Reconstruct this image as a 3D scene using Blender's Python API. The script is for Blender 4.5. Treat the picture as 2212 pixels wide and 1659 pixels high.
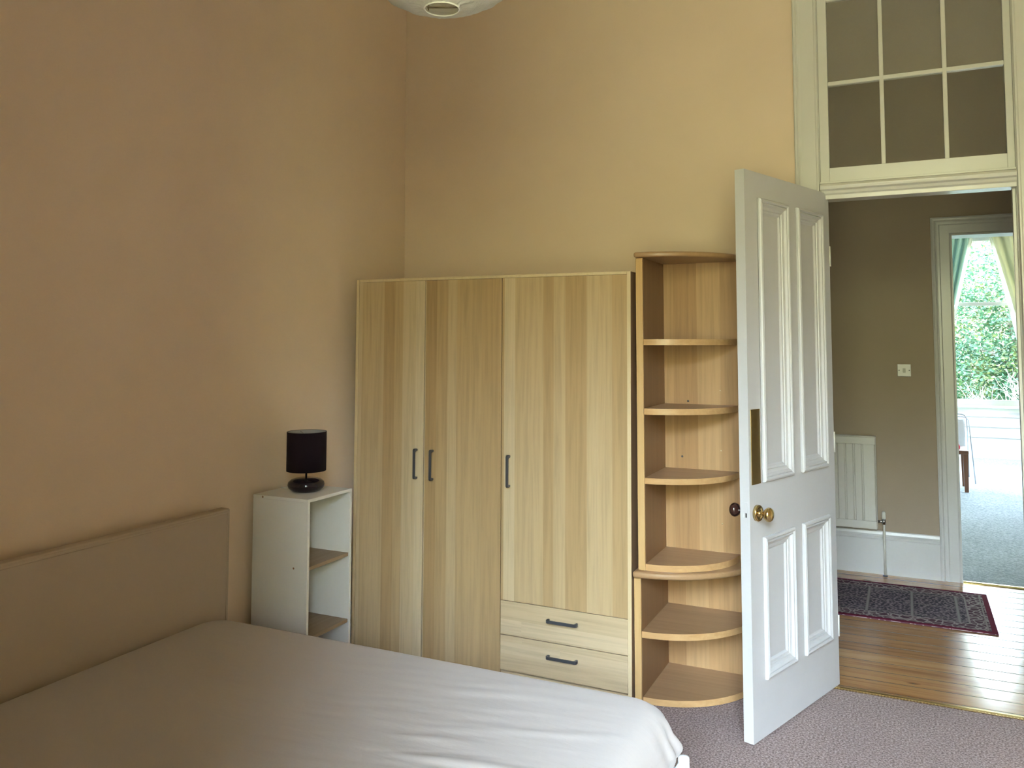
import bpy, math, random
from mathutils import Vector, Matrix, noise
random.seed(7)
sc = bpy.context.scene
for o in list(bpy.data.objects): bpy.data.objects.remove(o)
C = sc.collection
PI = math.pi

# ------------------------------------------------------------------ camera
W, H = 2212, 1659
F, CX, CY = 1785.0, 1106.0, 629.0
YAW, PITCH = -0.4443, 0.062
EYE = 1.5
cam_d = bpy.data.cameras.new('camera'); cam = bpy.data.objects.new('camera', cam_d); C.objects.link(cam)
cyw, syw = math.cos(YAW), math.sin(YAW)
Rt = Matrix(((1,0,0),(0,0,-1),(0,1,0))) @ Matrix(((cyw,-syw,0),(syw,cyw,0),(0,0,1))).transposed().transposed()
Ry = Matrix(((cyw,syw,0),(-syw,cyw,0),(0,0,1)))
Rx = Matrix(((1,0,0),(0,math.cos(PITCH),math.sin(PITCH)),(0,-math.sin(PITCH),math.cos(PITCH))))
R = Rx @ Matrix(((1,0,0),(0,0,-1),(0,1,0))) @ Ry.transposed()
right, down, fwd = R[0], R[1], R[2]
mw = Matrix((( right[0], -down[0], -fwd[0], 0),( right[1], -down[1], -fwd[1], 0),( right[2], -down[2], -fwd[2], EYE),(0,0,0,1)))
cam.matrix_world = mw
cam_d.sensor_fit = 'HORIZONTAL'; cam_d.sensor_width = 36.0
cam_d.lens = F/W*36.0
cam_d.shift_x = 0.0
cam_d.shift_y = (CY-H/2)/W
cam_d.clip_start = 0.05; cam_d.clip_end = 200
sc.camera = cam

# ------------------------------------------------------------------ daylight and exposure
sc.view_settings.view_transform = 'Standard'; sc.view_settings.look = 'None'
sc.view_settings.gamma = 1.0; sc.view_settings.use_curve_mapping = False
sc.view_settings.exposure = 1.6
wd = bpy.data.worlds.new('daylight'); sc.world = wd; wd.use_nodes = True
nt = wd.node_tree; nt.nodes.clear()
out = nt.nodes.new('ShaderNodeOutputWorld'); bg = nt.nodes.new('ShaderNodeBackground')
tc = nt.nodes.new('ShaderNodeTexCoord'); sx = nt.nodes.new('ShaderNodeSeparateXYZ'); rp = nt.nodes.new('ShaderNodeValToRGB')
mr = nt.nodes.new('ShaderNodeMapRange'); mr.inputs['From Min'].default_value = -1; mr.inputs['From Max'].default_value = 1
nt.links.new(tc.outputs['Generated'], sx.inputs[0]); nt.links.new(sx.outputs['Z'], mr.inputs['Value'])
nt.links.new(mr.outputs[0], rp.inputs[0]); nt.links.new(rp.outputs[0], bg.inputs[0]); nt.links.new(bg.outputs[0], out.inputs[0])
el = rp.color_ramp.elements
el[0].position = 0.0; el[0].color = (0.13,0.125,0.075,1)
el[1].position = 1.0; el[1].color = (0.74,0.95,1.30,1)
for p, c in ((0.49,(0.13,0.13,0.08,1)), (0.51,(0.15,0.16,0.10,1)), (0.61,(0.20,0.205,0.13,1)), (0.67,(0.80,0.97,1.22,1))):
    e = el.new(p); e.color = c
# the sky is brighter on the bedroom's side of the house than over the garden
az = nt.nodes.new('ShaderNodeMapRange'); az.inputs['From Min'].default_value = 0.25; az.inputs['From Max'].default_value = -0.25
az.inputs['To Min'].default_value = 19.0; az.inputs['To Max'].default_value = 30.0
nt.links.new(sx.outputs['Y'], az.inputs['Value']); nt.links.new(az.outputs[0], bg.inputs[1])
def portal(name, loc, rot, sxx, syy):
    l = bpy.data.lights.new(name, 'AREA'); l.shape = 'RECTANGLE'; l.size = sxx; l.size_y = syy
    l.cycles.is_portal = True
    o = bpy.data.objects.new(name, l); C.objects.link(o); o.location = loc; o.rotation_euler = rot
BWX0, BWX1, BWZ0, BWZ1, YR = -0.50, 0.92, 0.55, 3.05, 0.25
RV = 1.00   # depth of the old window recess the photographer stands in      # bedroom window in the rear wall
portal('portal_bedroom', ((BWX0+BWX1)/2, YR-RV+0.02, (BWZ0+BWZ1)/2), (PI/2,0,PI), BWX1-BWX0, BWZ1-BWZ0)
portal('portal_side_left', (-2.75, 10.95, 1.85), (0,-PI/2,0), 1.9, 1.5)
portal('portal_side_right', (3.75, 10.95, 1.85), (0,PI/2,0), 1.9, 1.5)
portal('portal_bay', (1.3, 12.62, 1.77), (-PI/2,0,PI), 4.6, 2.3)

# ------------------------------------------------------------------ helpers
def tag(o, label=None, cat=None, group=None, kind=None):
    if label: o['label'] = label
    if cat: o['category'] = cat
    if group: o['group'] = group
    if kind: o['kind'] = kind
    return o
def empty(name, loc, rot=(0,0,0)):
    o = bpy.data.objects.new(name, None); C.objects.link(o); o.location = loc; o.rotation_euler = rot
    o.empty_display_size = 0.1
    return o
class MB:
    def __init__(s): s.v=[]; s.f=[]; s.sm=[]
    def add(s, vs, fs, smooth=False):
        b=len(s.v); s.v += [tuple(p) for p in vs]
        for f in fs: s.f.append([b+i for i in f]); s.sm.append(smooth)
        return s
    def box(s, x0,x1,y0,y1,z0,z1):
        return s.add([(x0,y0,z0),(x1,y0,z0),(x1,y1,z0),(x0,y1,z0),(x0,y0,z1),(x1,y0,z1),(x1,y1,z1),(x0,y1,z1)],
              [(0,3,2,1),(4,5,6,7),(0,1,5,4),(1,2,6,5),(2,3,7,6),(3,0,4,7)])
    def prism(s, pts, h0, h1, ax='z', smooth=False):
        n=len(pts)
        def m(a,b,h): return (a,b,h) if ax=='z' else ((a,h,b) if ax=='y' else (h,a,b))
        vs=[m(a,b,h0) for a,b in pts]+[m(a,b,h1) for a,b in pts]
        fs=[tuple(range(n))[::-1], tuple(range(n,2*n))]+[(i,(i+1)%n,n+(i+1)%n,n+i) for i in range(n)]
        return s.add(vs,fs,smooth)
    def tube(s, pts, r, n=12, cap=True):
        rings=[]; P=[Vector(p) for p in pts]; rr = r if isinstance(r,(list,tuple)) else [r]*len(P)
        up=None
        for i,p in enumerate(P):
            d=((P[min(i+1,len(P)-1)]-P[max(i-1,0)])).normalized()
            if up is None:
                up=Vector((0,0,1)) if abs(d.z)<.9 else Vector((1,0,0))
            a=(up-d*up.dot(d)).normalized(); b=d.cross(a); up=a
            rings.append([p+(a*math.cos(2*PI*k/n)+b*math.sin(2*PI*k/n))*rr[i] for k in range(n)])
        vs=[q for g in rings for q in g]
        fs=[(i*n+k,i*n+(k+1)%n,(i+1)*n+(k+1)%n,(i+1)*n+k) for i in range(len(P)-1) for k in range(n)]
        s.add(vs,fs,True)
        if cap: s.add([],[]); b=len(s.v)-len(vs); s.f.append([b+k for k in range(n)][::-1]); s.sm.append(False); s.f.append([b+(len(P)-1)*n+k for k in range(n)]); s.sm.append(False)
        return s
    def lathe(s, prof, c=(0,0,0), n=48, ax='z'):
        cx,cy,cz=c; vs=[]
        for r,h in prof:
            for k in range(n):
                a=2*PI*k/n; u,v=r*math.cos(a),r*math.sin(a)
                vs.append((cx+u,cy+v,cz+h) if ax=='z' else ((cx+h,cy+u,cz+v) if ax=='x' else (cx+u,cy+h,cz+v)))
        fs=[(i*n+k,i*n+(k+1)%n,(i+1)*n+(k+1)%n,(i+1)*n+k) for i in range(len(prof)-1) for k in range(n)]
        return s.add(vs,fs,True)
    def sweep(s, u0,u1,v0,v1, prof, M, closed=True):
        # mitred moulding round a rectangle; prof = (inset, height); M maps (u,v,h) to 3D
        n=len(prof); vs=[]
        if closed:
            for o_,h in prof:
                vs += [M(u0+o_,v0+o_,h),M(u1-o_,v0+o_,h),M(u1-o_,v1-o_,h),M(u0+o_,v1-o_,h)]
            fs=[(i*4+k,i*4+(k+1)%4,(i+1)*4+(k+1)%4,(i+1)*4+k) for i in range(n-1) for k in range(4)]
        else:
            for o_,h in prof:
                vs += [M(u0+o_,v0,h),M(u0+o_,v1-o_,h),M(u1-o_,v1-o_,h),M(u1-o_,v0,h)]
            fs=[(i*4+k,i*4+k+1,(i+1)*4+k+1,(i+1)*4+k) for i in range(n-1) for k in range(3)]
        return s.add(vs,fs)
    def build(s, name, mat, parent=None, bevel=0, seg=2, loc=None, shade=None, recalc=True):
        me=bpy.data.meshes.new(name); me.from_pydata(s.v,[],s.f)
        for p,f in zip(me.polygons,s.sm): p.use_smooth=f
        me.validate(); me.update()
        if recalc:
            import bmesh
            bm=bmesh.new(); bm.from_mesh(me); bmesh.ops.recalc_face_normals(bm,faces=bm.faces[:]); bm.to_mesh(me); bm.free()
        o=bpy.data.objects.new(name,me); C.objects.link(o); me.materials.append(mat)
        if parent: o.parent=parent
        if loc: o.location=loc
        if bevel:
            b=o.modifiers.new('bevel','BEVEL'); b.width=bevel; b.segments=seg; b.limit_method='ANGLE'; b.angle_limit=math.radians(40)
            b.harden_normals=False
        return o
def bx(*a): return MB().box(*a)
def S(o): o['kind']='structure'; return o

# ------------------------------------------------------------------ materials
def mat(name, col=(.8,.8,.8), rough=.6, metal=0, spec=.5, **kw):
    m=bpy.data.materials.new(name); m.use_nodes=True; n=m.node_tree; b=n.nodes['Principled BSDF']
    b.inputs['Base Color'].default_value=(*col,1); b.inputs['Roughness'].default_value=rough
    b.inputs['Metallic'].default_value=metal; b.inputs['Specular IOR Level'].default_value=spec
    for k,v in kw.items(): b.inputs[k.replace('_',' ')].default_value=v
    return m
def N(m,t,**kw):
    n=m.node_tree.nodes.new(t)
    for k,v in kw.items(): setattr(n,k,v)
    return n
def L(m,a,b): m.node_tree.links.new(a,b)
def B(m): return m.node_tree.nodes['Principled BSDF']
def objco(m, scale=(1,1,1), rot=(0,0,0), loc=(0,0,0)):
    t=N(m,'ShaderNodeTexCoord'); p=N(m,'ShaderNodeMapping'); p.inputs['Scale'].default_value=scale; p.inputs['Rotation'].default_value=rot; p.inputs['Location'].default_value=loc
    L(m,t.outputs['Object'],p.inputs[0]); return p.outputs[0]
def noise_n(m, vec, scale, detail=4, rough=.6, dist=0):
    n=N(m,'ShaderNodeTexNoise'); n.inputs['Scale'].default_value=scale; n.inputs['Detail'].default_value=detail
    n.inputs['Roughness'].default_value=rough; n.inputs['Distortion'].default_value=dist
    L(m,vec,n.inputs['Vector']); return n.outputs['Fac']
def ramp(m, fac, stops):
    r=N(m,'ShaderNodeValToRGB'); e=r.color_ramp.elements
    e[0].position,e[0].color=stops[0][0],(*stops[0][1],1); e[1].position,e[1].color=stops[-1][0],(*stops[-1][1],1)
    for p,c in stops[1:-1]: k=e.new(p); k.color=(*c,1)
    L(m,fac,r.inputs[0]); return r.outputs[0]
def bump(m, h, strength=.2, dist=.002):
    b=N(m,'ShaderNodeBump'); b.inputs['Strength'].default_value=strength; b.inputs['Distance'].default_value=dist
    L(m,h,b.inputs['Height']); L(m,b.outputs[0],B(m).inputs['Normal'])
def mixc(m, a, b, fac, mode='MIX'):
    x=N(m,'ShaderNodeMix',data_type='RGBA',blend_type=mode)
    if isinstance(fac,(int,float)): x.inputs['Factor'].default_value=fac
    else: L(m,fac,x.inputs['Factor'])
    for s,i in ((a,6),(b,7)):
        if isinstance(s,tuple): x.inputs[i].default_value=(*s,1)
        else: L(m,s,x.inputs[i])
    return x.outputs[2]
def math_n(m, op, a, b=None):
    x=N(m,'ShaderNodeMath',operation=op)
    for s,i in ((a,0),(b,1)):
        if s is None: continue
        if isinstance(s,(int,float)): x.inputs[i].default_value=s
        else: L(m,s,x.inputs[i])
    return x.outputs[0]
def paint(name,col,rough=.9,bs=.08,scale=180):
    m=mat(name,col,rough,spec=.25); v=objco(m)
    c=ramp(m,noise_n(m,v,2.2,3),[(.3,tuple(x*.97 for x in col)),(.7,tuple(min(1,x*1.02) for x in col))])
    L(m,c,B(m).inputs['Base Color']); bump(m,noise_n(m,v,scale,3),bs,.002); return m
def gloss_paint(name,col,rough=.32):
    m=mat(name,col,rough,spec=.5); v=objco(m)
    bump(m,noise_n(m,v,45,3),.06,.002)
    c=ramp(m,noise_n(m,v,6,3),[(.35,tuple(x*.97 for x in col)),(.65,col)]); L(m,c,B(m).inputs['Base Color']); return m
def staves(name, c_dark, c_mid, c_light, axis='z', width=14.0, off=0.0, rough=.38, length=1.0, grain=(.82,1.05)):
    # laminated staves: random-width strips across, random lengths along
    m=mat(name,c_mid,rough,spec=.4); t=N(m,'ShaderNodeTexCoord'); s=N(m,'ShaderNodeSeparateXYZ'); L(m,t.outputs['Object'],s.inputs[0])
    al={'z':'Z','x':'X'}[axis]; ac={'z':'X','x':'Z'}[axis]
    across=math_n(m,'MULTIPLY',math_n(m,'ADD',math_n(m,'ADD',s.outputs[ac],s.outputs['Y']),off),width)
    v1=N(m,'ShaderNodeTexVoronoi',voronoi_dimensions='1D'); v1.inputs['Scale'].default_value=1; v1.inputs['Randomness'].default_value=.85; L(m,across,v1.inputs['W'])
    sp=N(m,'ShaderNodeSeparateColor'); L(m,v1.outputs['Color'],sp.inputs[0])
    along=math_n(m,'ADD',math_n(m,'MULTIPLY',s.outputs[al],length),math_n(m,'MULTIPLY',sp.outputs[0],37.0))
    v2=N(m,'ShaderNodeTexVoronoi',voronoi_dimensions='1D'); v2.inputs['Scale'].default_value=1; L(m,along,v2.inputs['W'])
    sp2=N(m,'ShaderNodeSeparateColor'); L(m,v2.outputs['Color'],sp2.inputs[0])
    base=ramp(m,sp2.outputs[1],[(0.0,c_dark),(.45,c_mid),(1,c_light)])
    cb=N(m,'ShaderNodeCombineXYZ')
    L(m,math_n(m,'MULTIPLY',math_n(m,'ADD',s.outputs[ac],s.outputs['Y']),60.0),cb.inputs[0])
    L(m,math_n(m,'ADD',math_n(m,'MULTIPLY',s.outputs[al],2.2),math_n(m,'MULTIPLY',sp.outputs[1],50.0)),cb.inputs[1])
    L(m,math_n(m,'MULTIPLY',sp2.outputs[2],20.0),cb.inputs[2])
    g=noise_n(m,cb.outputs[0],1.0,5,.6,.4)
    gc=ramp(m,g,[(.30,(grain[0],)*3),(.55,(1,)*3),(.75,(grain[1],)*3)])
    col=mixc(m,base,gc,1.0,'MULTIPLY')
    L(m,col,B(m).inputs['Base Color']); bump(m,g,.05,.001)
    return m
def woodgrain(name,c0,c1,axis='z',rough=.4,sc_=40.0,stretch=.04):
    m=mat(name,c0,rough,spec=.4)
    scl={'z':(1,1,stretch),'x':(stretch,1,1),'y':(1,stretch,1)}[axis]
    g=noise_n(m,objco(m,scl),sc_,5,.6,.6); L(m,ramp(m,g,[(.3,c0),(.7,c1)]),B(m).inputs['Base Color']); bump(m,g,.04,.001); return m

M_wall=paint('bedroom_wall_paint',(.72,.572,.418))
M_ceil=paint('ceiling_paint',(.84,.81,.74))
M_hall=paint('hall_wall_paint',(.40,.325,.245))
M_far=paint('far_room_paint',(.86,.87,.74))
M_white=gloss_paint('white_gloss_paint',(.62,.615,.60),.30)
M_cream=gloss_paint('old_white_gloss_paint',(.62,.61,.545),.20)
M_door=gloss_paint('door_white_paint',(.53,.525,.52),.38)
M_black=mat('dark_gap',(.02,.015,.01),.8)
M_brass=mat('polished_brass',(.55,.40,.17),.24,1.0); bump(M_brass,noise_n(M_brass,objco(M_brass),30,2),.05,.001)
M_chrome=mat('dull_chrome',(.55,.55,.55),.25,1.0)
M_darkknob=mat('dark_brown_knob_lacquer',(.035,.015,.012),.12,spec=.6)
M_handle=mat('grey_satin_metal',(.10,.105,.115),.42,.6)
M_maple=staves('maple_staves_vertical',(.37,.235,.105),(.47,.33,.165),(.62,.50,.315),'z',17.0,0.0,.38,.012)
M_maple_h=staves('maple_staves_horizontal',(.48,.36,.20),(.56,.43,.26),(.63,.50,.32),'x',17.0,3.3)
M_maple_plain=woodgrain('maple_edge',(.60,.47,.27),(.68,.55,.34))
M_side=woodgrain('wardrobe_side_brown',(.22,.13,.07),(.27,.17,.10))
M_oak_p=staves('oak_back_panel',(.36,.20,.085),(.43,.255,.115),(.50,.315,.15),'z',9.0,1.7,.45,.012)
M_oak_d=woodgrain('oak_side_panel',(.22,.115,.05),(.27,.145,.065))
M_oak_e=woodgrain('oak_edge_strip',(.50,.31,.12),(.60,.40,.18),'z')
M_oak_s=woodgrain('oak_shelf',(.34,.20,.095),(.41,.25,.125),'x',.33)
M_oak_n=woodgrain('oak_shelf_nosing',(.46,.27,.11),(.56,.35,.16),'x',.30)
M_unit=mat('white_melamine',(.70,.68,.62),.5,spec=.35)
M_unitshelf=woodgrain('grey_oak_shelf',(.26,.18,.10),(.33,.24,.15),'y',.5)
M_paper=mat('rice_paper',(.80,.79,.70),.85,spec=.1)
B(M_paper).inputs['Transmission Weight'].default_value=0.0
M_wire=mat('lantern_wire',(.25,.2,.12),.5,.5)
M_plastic=mat('white_plastic',(.75,.74,.70),.35)
M_rad=gloss_paint('radiator_enamel',(.62,.60,.54),.4)

def carpet(name,c0,c1,c2,scale=230,rough=.95):
    m=mat(name,c1,rough,spec=.1); v=objco(m)
    a=noise_n(m,v,scale,3,.7); c=ramp(m,a,[(.36,c0),(.5,c1),(.64,c2)])
    b=noise_n(m,v,1.7,3,.5); d=ramp(m,b,[(.3,(.90,.90,.90)),(.7,(1.04,1.04,1.04))])
    L(m,mixc(m,c,d,1.0,'MULTIPLY'),B(m).inputs['Base Color'])
    bump(m,a,.9,.006); return m
M_carpet=carpet('mauve_brown_carpet',(.14,.105,.10),(.31,.235,.215),(.50,.40,.375),130)
M_carpet2=carpet('pale_blue_grey_carpet',(.30,.34,.36),(.42,.47,.49),(.55,.60,.62),60)
# varnished pine boards running along x
M_pine=mat('varnished_pine_boards',(.5,.3,.12),.14,spec=.5)
def pine(m):
    t=N(m,'ShaderNodeTexCoord'); s=N(m,'ShaderNodeSeparateXYZ'); L(m,t.outputs['Object'],s.inputs[0])
    bw=.118
    row=math_n(m,'DIVIDE',math_n(m,'ADD',s.outputs['Y'],.03),bw); idx=math_n(m,'FLOOR',row); fr=math_n(m,'FRACT',row)
    wn=N(m,'ShaderNodeTexWhiteNoise',noise_dimensions='1D'); L(m,idx,wn.inputs['W'])
    sp=N(m,'ShaderNodeSeparateColor'); L(m,wn.outputs['Color'],sp.inputs[0])
    c=ramp(m,sp.outputs[0],[(0,(.31,.145,.05)),(.5,(.39,.20,.075)),(1,(.48,.265,.11))])
    cb=N(m,'ShaderNodeCombineXYZ'); L(m,math_n(m,'MULTIPLY',s.outputs['X'],1.6),cb.inputs[0]); L(m,math_n(m,'MULTIPLY',s.outputs['Y'],34.0),cb.inputs[1]); L(m,math_n(m,'MULTIPLY',idx,7.3),cb.inputs[2])
    g=noise_n(m,cb.outputs[0],1.0,5,.6,.8)
    c=mixc(m,c,ramp(m,g,[(.3,(.62,.52,.42)),(.55,(1,1,1))]),1.0,'MULTIPLY')
    # knots
    cb2=N(m,'ShaderNodeCombineXYZ'); L(m,math_n(m,'MULTIPLY',s.outputs['X'],3.2),cb2.inputs[0]); L(m,math_n(m,'MULTIPLY',s.outputs['Y'],8.5),cb2.inputs[1])
    vo=N(m,'ShaderNodeTexVoronoi'); vo.inputs['Scale'].default_value=1.15; L(m,cb2.outputs[0],vo.inputs['Vector'])
    k=ramp(m,vo.outputs['Distance'],[(.03,(.30,.16,.10)),(.13,(1,1,1))]); c=mixc(m,c,k,1.0,'MULTIPLY')
    # seams
    e=math_n(m,'MINIMUM',fr,math_n(m,'SUBTRACT',1.0,fr)); seam=ramp(m,e,[(.012,(.12,.07,.04)),(.03,(1,1,1))])
    c=mixc(m,c,seam,1.0,'MULTIPLY'); L(m,c,B(m).inputs['Base Color'])
    h=math_n(m,'ADD',math_n(m,'MULTIPLY',math_n(m,'MINIMUM',e,.04),12.0),math_n(m,'MULTIPLY',g,.06))
    wv=noise_n(m,t.outputs['Object'],7,2); h=math_n(m,'ADD',h,math_n(m,'MULTIPLY',wv,.5))
    bump(m,h,.25,.004)
    r=ramp(m,g,[(.2,(.22,)*3),(.8,(.12,)*3)]); L(m,r,B(m).inputs['Roughness'])
pine(M_pine)
def glass(name,tint=(1,1,1)):
    m=bpy.data.materials.new(name); m.use_nodes=True; n=m.node_tree; n.nodes.clear()
    o=n.nodes.new('ShaderNodeOutputMaterial'); mx=n.nodes.new('ShaderNodeMixShader'); tr=n.nodes.new('ShaderNodeBsdfTransparent'); gl=n.nodes.new('ShaderNodeBsdfGlossy'); fr=n.nodes.new('ShaderNodeFresnel')
    tr.inputs[0].default_value=(*tint,1); gl.inputs['Roughness'].default_value=.03; fr.inputs[0].default_value=1.45
    n.links.new(fr.outputs[0],mx.inputs[0]); n.links.new(tr.outputs[0],mx.inputs[1]); n.links.new(gl.outputs[0],mx.inputs[2]); n.links.new(mx.outputs[0],o.inputs[0]); return m
M_glass=glass('window_glass',(.97,.98,.96))
def diffuse_glass(name,amt):
    m=glass(name,(.95,.95,.92)); n=m.node_tree; o=n.nodes['Material Output']; src=o.inputs[0].links[0].from_socket
    d=n.nodes.new('ShaderNodeBsdfDiffuse'); d.inputs[0].default_value=(.55,.50,.42,1); mx=n.nodes.new('ShaderNodeMixShader'); mx.inputs[0].default_value=amt
    n.links.new(src,mx.inputs[1]); n.links.new(d.outputs[0],mx.inputs[2]); n.links.new(mx.outputs[0],o.inputs[0]); return m
M_pane_lo=diffuse_glass('pale_glass',.10); M_pane_hi=diffuse_glass('filmed_glass',.24)  # diffuse share makes the panes paler, more so in the upper rows

# ------------------------------------------------------------------ setting: bedroom shell
XL, XR, YW, ZC = -2.555, 2.05, 3.95, 4.0
WT = 0.085                     # the door wall is a thin partition
DX0, DX1, DZ = -0.332, 0.430, 2.150      # door opening
TZ0, TZ1 = 2.225, 3.30                   # transom light above the door
S(bx(XL-.3,XR+.3,YR-RV,YW-.006,-.12,0).build('floor',M_carpet))
S(bx(XL-.3,XR+.3,YR-RV,YW+WT,ZC,ZC+.12).build('ceiling',M_ceil))
S(bx(XL-.15,XL,YR,YW+WT,0,ZC).build('wall_left',M_wall))
S(bx(XR,XR+.15,YR,YW+WT,0,ZC).build('wall_right',M_wall))
wb=MB(); wb.box(XL,DX0-.03,YW,YW+WT,0,ZC); wb.box(DX1+.03,XR,YW,YW+WT,0,ZC); wb.box(DX0-.03,DX1+.03,YW,YW+WT,TZ1+.03,ZC)
S(wb.build('wall_back',M_wall))
wr=MB(); wr.box(XL-.15,BWX0,YR-RV,YR,0,ZC); wr.box(BWX1,XR+.15,YR-RV,YR,0,ZC); wr.box(BWX0,BWX1,YR-RV,YR-RV+.16,0,BWZ0); wr.box(BWX0,BWX1,YR-RV,YR,BWZ1,ZC)
S(wr.build('wall_front',M_wall))
w=MB()
for a in ((BWX0,BWX0+.06,YR-RV+.05,YR-RV+.11,BWZ0,BWZ1),(BWX1-.06,BWX1,YR-RV+.05,YR-RV+.11,BWZ0,BWZ1),(BWX0,BWX1,YR-RV+.05,YR-RV+.11,BWZ1-.07,BWZ1),(BWX0,BWX1,YR-RV+.05,YR-RV+.11,BWZ0,BWZ0+.08),(BWX0,BWX1,YR-RV+.04,YR-RV+.12,1.87,1.93)): w.box(*a)
rw=S(w.build('window_1',M_white))
bx(BWX0+.06,BWX1-.06,YR-RV+.078,YR-RV+.082,BWZ0+.08,BWZ1-.07).build('glass_pane',M_glass,rw)
# baseboards (hidden behind the furniture for most of their length)
def skirt(name, x0,x1,y,z,side,m=M_white,t=.022):
    # board against a wall facing -y (side=-1) or +y
    p=[(0,0),(t,0),(t,z-.055),(t*.75,z-.048),(t*.85,z-.035),(t*.45,z-.022),(t*.3,z-.006),(t*.12,z),(0,z)]
    b=MB(); b.prism([(y+side*a,c) for a,c in p],x0,x1,'x'); return S(b.build(name,m,bevel=0))
skirt('baseboard_back',XL+.03,DX0-.17,YW,.20,-1)
pl=[(0,0),(.022,0),(.022,.15),(.010,.18),(.004,.20),(0,.20)]
b=MB(); b.prism([(XL+a,c) for a,c in pl],YR,YW-.03,'y'); S(b.build('baseboard_left',M_white))

# ------------------------------------------------------------------ door surround, transom
prof_a=[(a_*.768,b_) for a_,b_ in [(0,0),(0,.020),(.006,.024),(.014,.020),(.022,.022),(.030,.014),(.040,.012),(.118,.012),(.124,.016),(.132,.016),(.135,.008),(.138,0)]]
AX0, AX1 = -.438, DX1+.106
ar=MB(); ar.sweep(AX0,AX1,0,TZ1+.106,prof_a,lambda u,v,h:(u,YW-.001-h,v),closed=False); S(ar.build('trim_1',M_cream))
# jamb lining and stops inside the opening, plus the posts beside the transom
jb=MB()
jb.box(DX0-.03,DX0,YW-.004,YW+WT+.004,0,TZ1+.03); jb.box(DX1,DX1+.03,YW-.004,YW+WT+.004,0,TZ1+.03); jb.box(DX0,DX1,YW-.004,YW+WT+.004,TZ1,TZ1+.03)
jb.box(DX0,DX0+.012,YW+.048,YW+WT-.002,0,DZ); jb.box(DX1-.012,DX1,YW+.048,YW+WT-.002,0,DZ)
S(jb.build('trim_2',M_cream,bevel=.0015))
# transom beam with projecting moulding
tb=MB()
pf=[(YW+WT+.003,DZ-.006),(YW-.002,DZ-.006),(YW-.006,DZ+.012),(YW-.014,DZ+.018),(YW-.018,DZ+.030),(YW-.030,DZ+.036),(YW-.034,DZ+.050),(YW-.026,DZ+.060),(YW-.006,DZ+.066),(YW-.006,DZ+.075),(YW+WT+.003,DZ+.075)]
tb.prism(pf,DX0,DX1,'x'); 
hb=MB(); hb.prism([(YW-.0255-.001,DZ+.012),(YW-.034,DZ+.022),(YW-.040,DZ+.045),(YW-.034,DZ+.066),(YW-.0255-.001,DZ+.070)],DX0-.055,DX0+.002,'x')
S(tb.build('trim_3',M_cream,bevel=.0015)); 
# transom light: outer frame, glazing bars, panes
tw=empty('window_2',((DX0+DX1)/2,YW+.03,TZ0)); S(tw)
def lx(x): return x-(DX0+DX1)/2
fr=MB(); fy0,fy1=-.012,.032
gx=[-0.289,-0.068,0.181,0.406]; 
fr.box(lx(DX0),lx(-.293),fy0,fy1,0,TZ1-TZ0); fr.box(lx(.403),lx(DX1),fy0,fy1,0,TZ1-TZ0)
fr.box(lx(-.293),lx(.403),fy0,fy1,0,.065); fr.box(lx(-.293),lx(.403),fy0,fy1,TZ1-TZ0-.06,TZ1-TZ0)
fr.build('window_frame',M_cream,tw,bevel=.002)
gb=MB(); bw=.009
for gxx in (-.0685,.181): gb.box(lx(gxx)-bw,lx(gxx)+bw,-.006,.028,.065,TZ1-TZ0-.06); 
for gz in (2.680,3.075): gb.box(lx(-.293),lx(.403),-.0055,.0275,gz-TZ0-.009,gz-TZ0+.009)
gb.build('glazing_bar',M_cream,tw,bevel=.003)
for i,(a,b_) in enumerate(((-.293,-.0775),(-.0595,.172),(.19,.403))):
    for (z0,z1) in ((.065,2.671-TZ0),(2.689-TZ0,3.066-TZ0),(3.084-TZ0,TZ1-TZ0-.06)):
        bx(lx(a),lx(b_),.009,.012,z0,z1).build('glass_pane',M_pane_lo if z0<.1 else M_pane_hi,tw)
# threshold strip between carpet and boards
ts=MB(); n=60; 
ts.prism([(YW-.020,.003),(YW-.017,.007),(YW-.008,.008),(YW+.002,.007),(YW+.004,.003),(YW+.004,.0005),(YW-.020,.0005)],DX0+.002,DX1-.002,'x')
for i in range(n):
    x=DX0+.008+i*(DX1-DX0-.016)/n; ts.box(x,x+.006,YW-.026,YW-.0195,.002,.006)
S(ts.build('trim_4',M_brass))

# ------------------------------------------------------------------ open panelled door
P1=Vector((-.302,3.973,.008)); ang=math.atan2(3.973-3.245,-.302+.55)
# local: u along +x from latch edge (0) to hinge (.769); face towards camera = -y side; thickness to +y
Pl=Vector((-.55,3.245,.008))
door=MB(); T=.040; DWid=.769; DH=2.165
ul=[(.103,.354,.952,2.063),(.437,.688,.952,2.063),(.097,.353,.209,.743),(.435,.691,.209,.743)]
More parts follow.
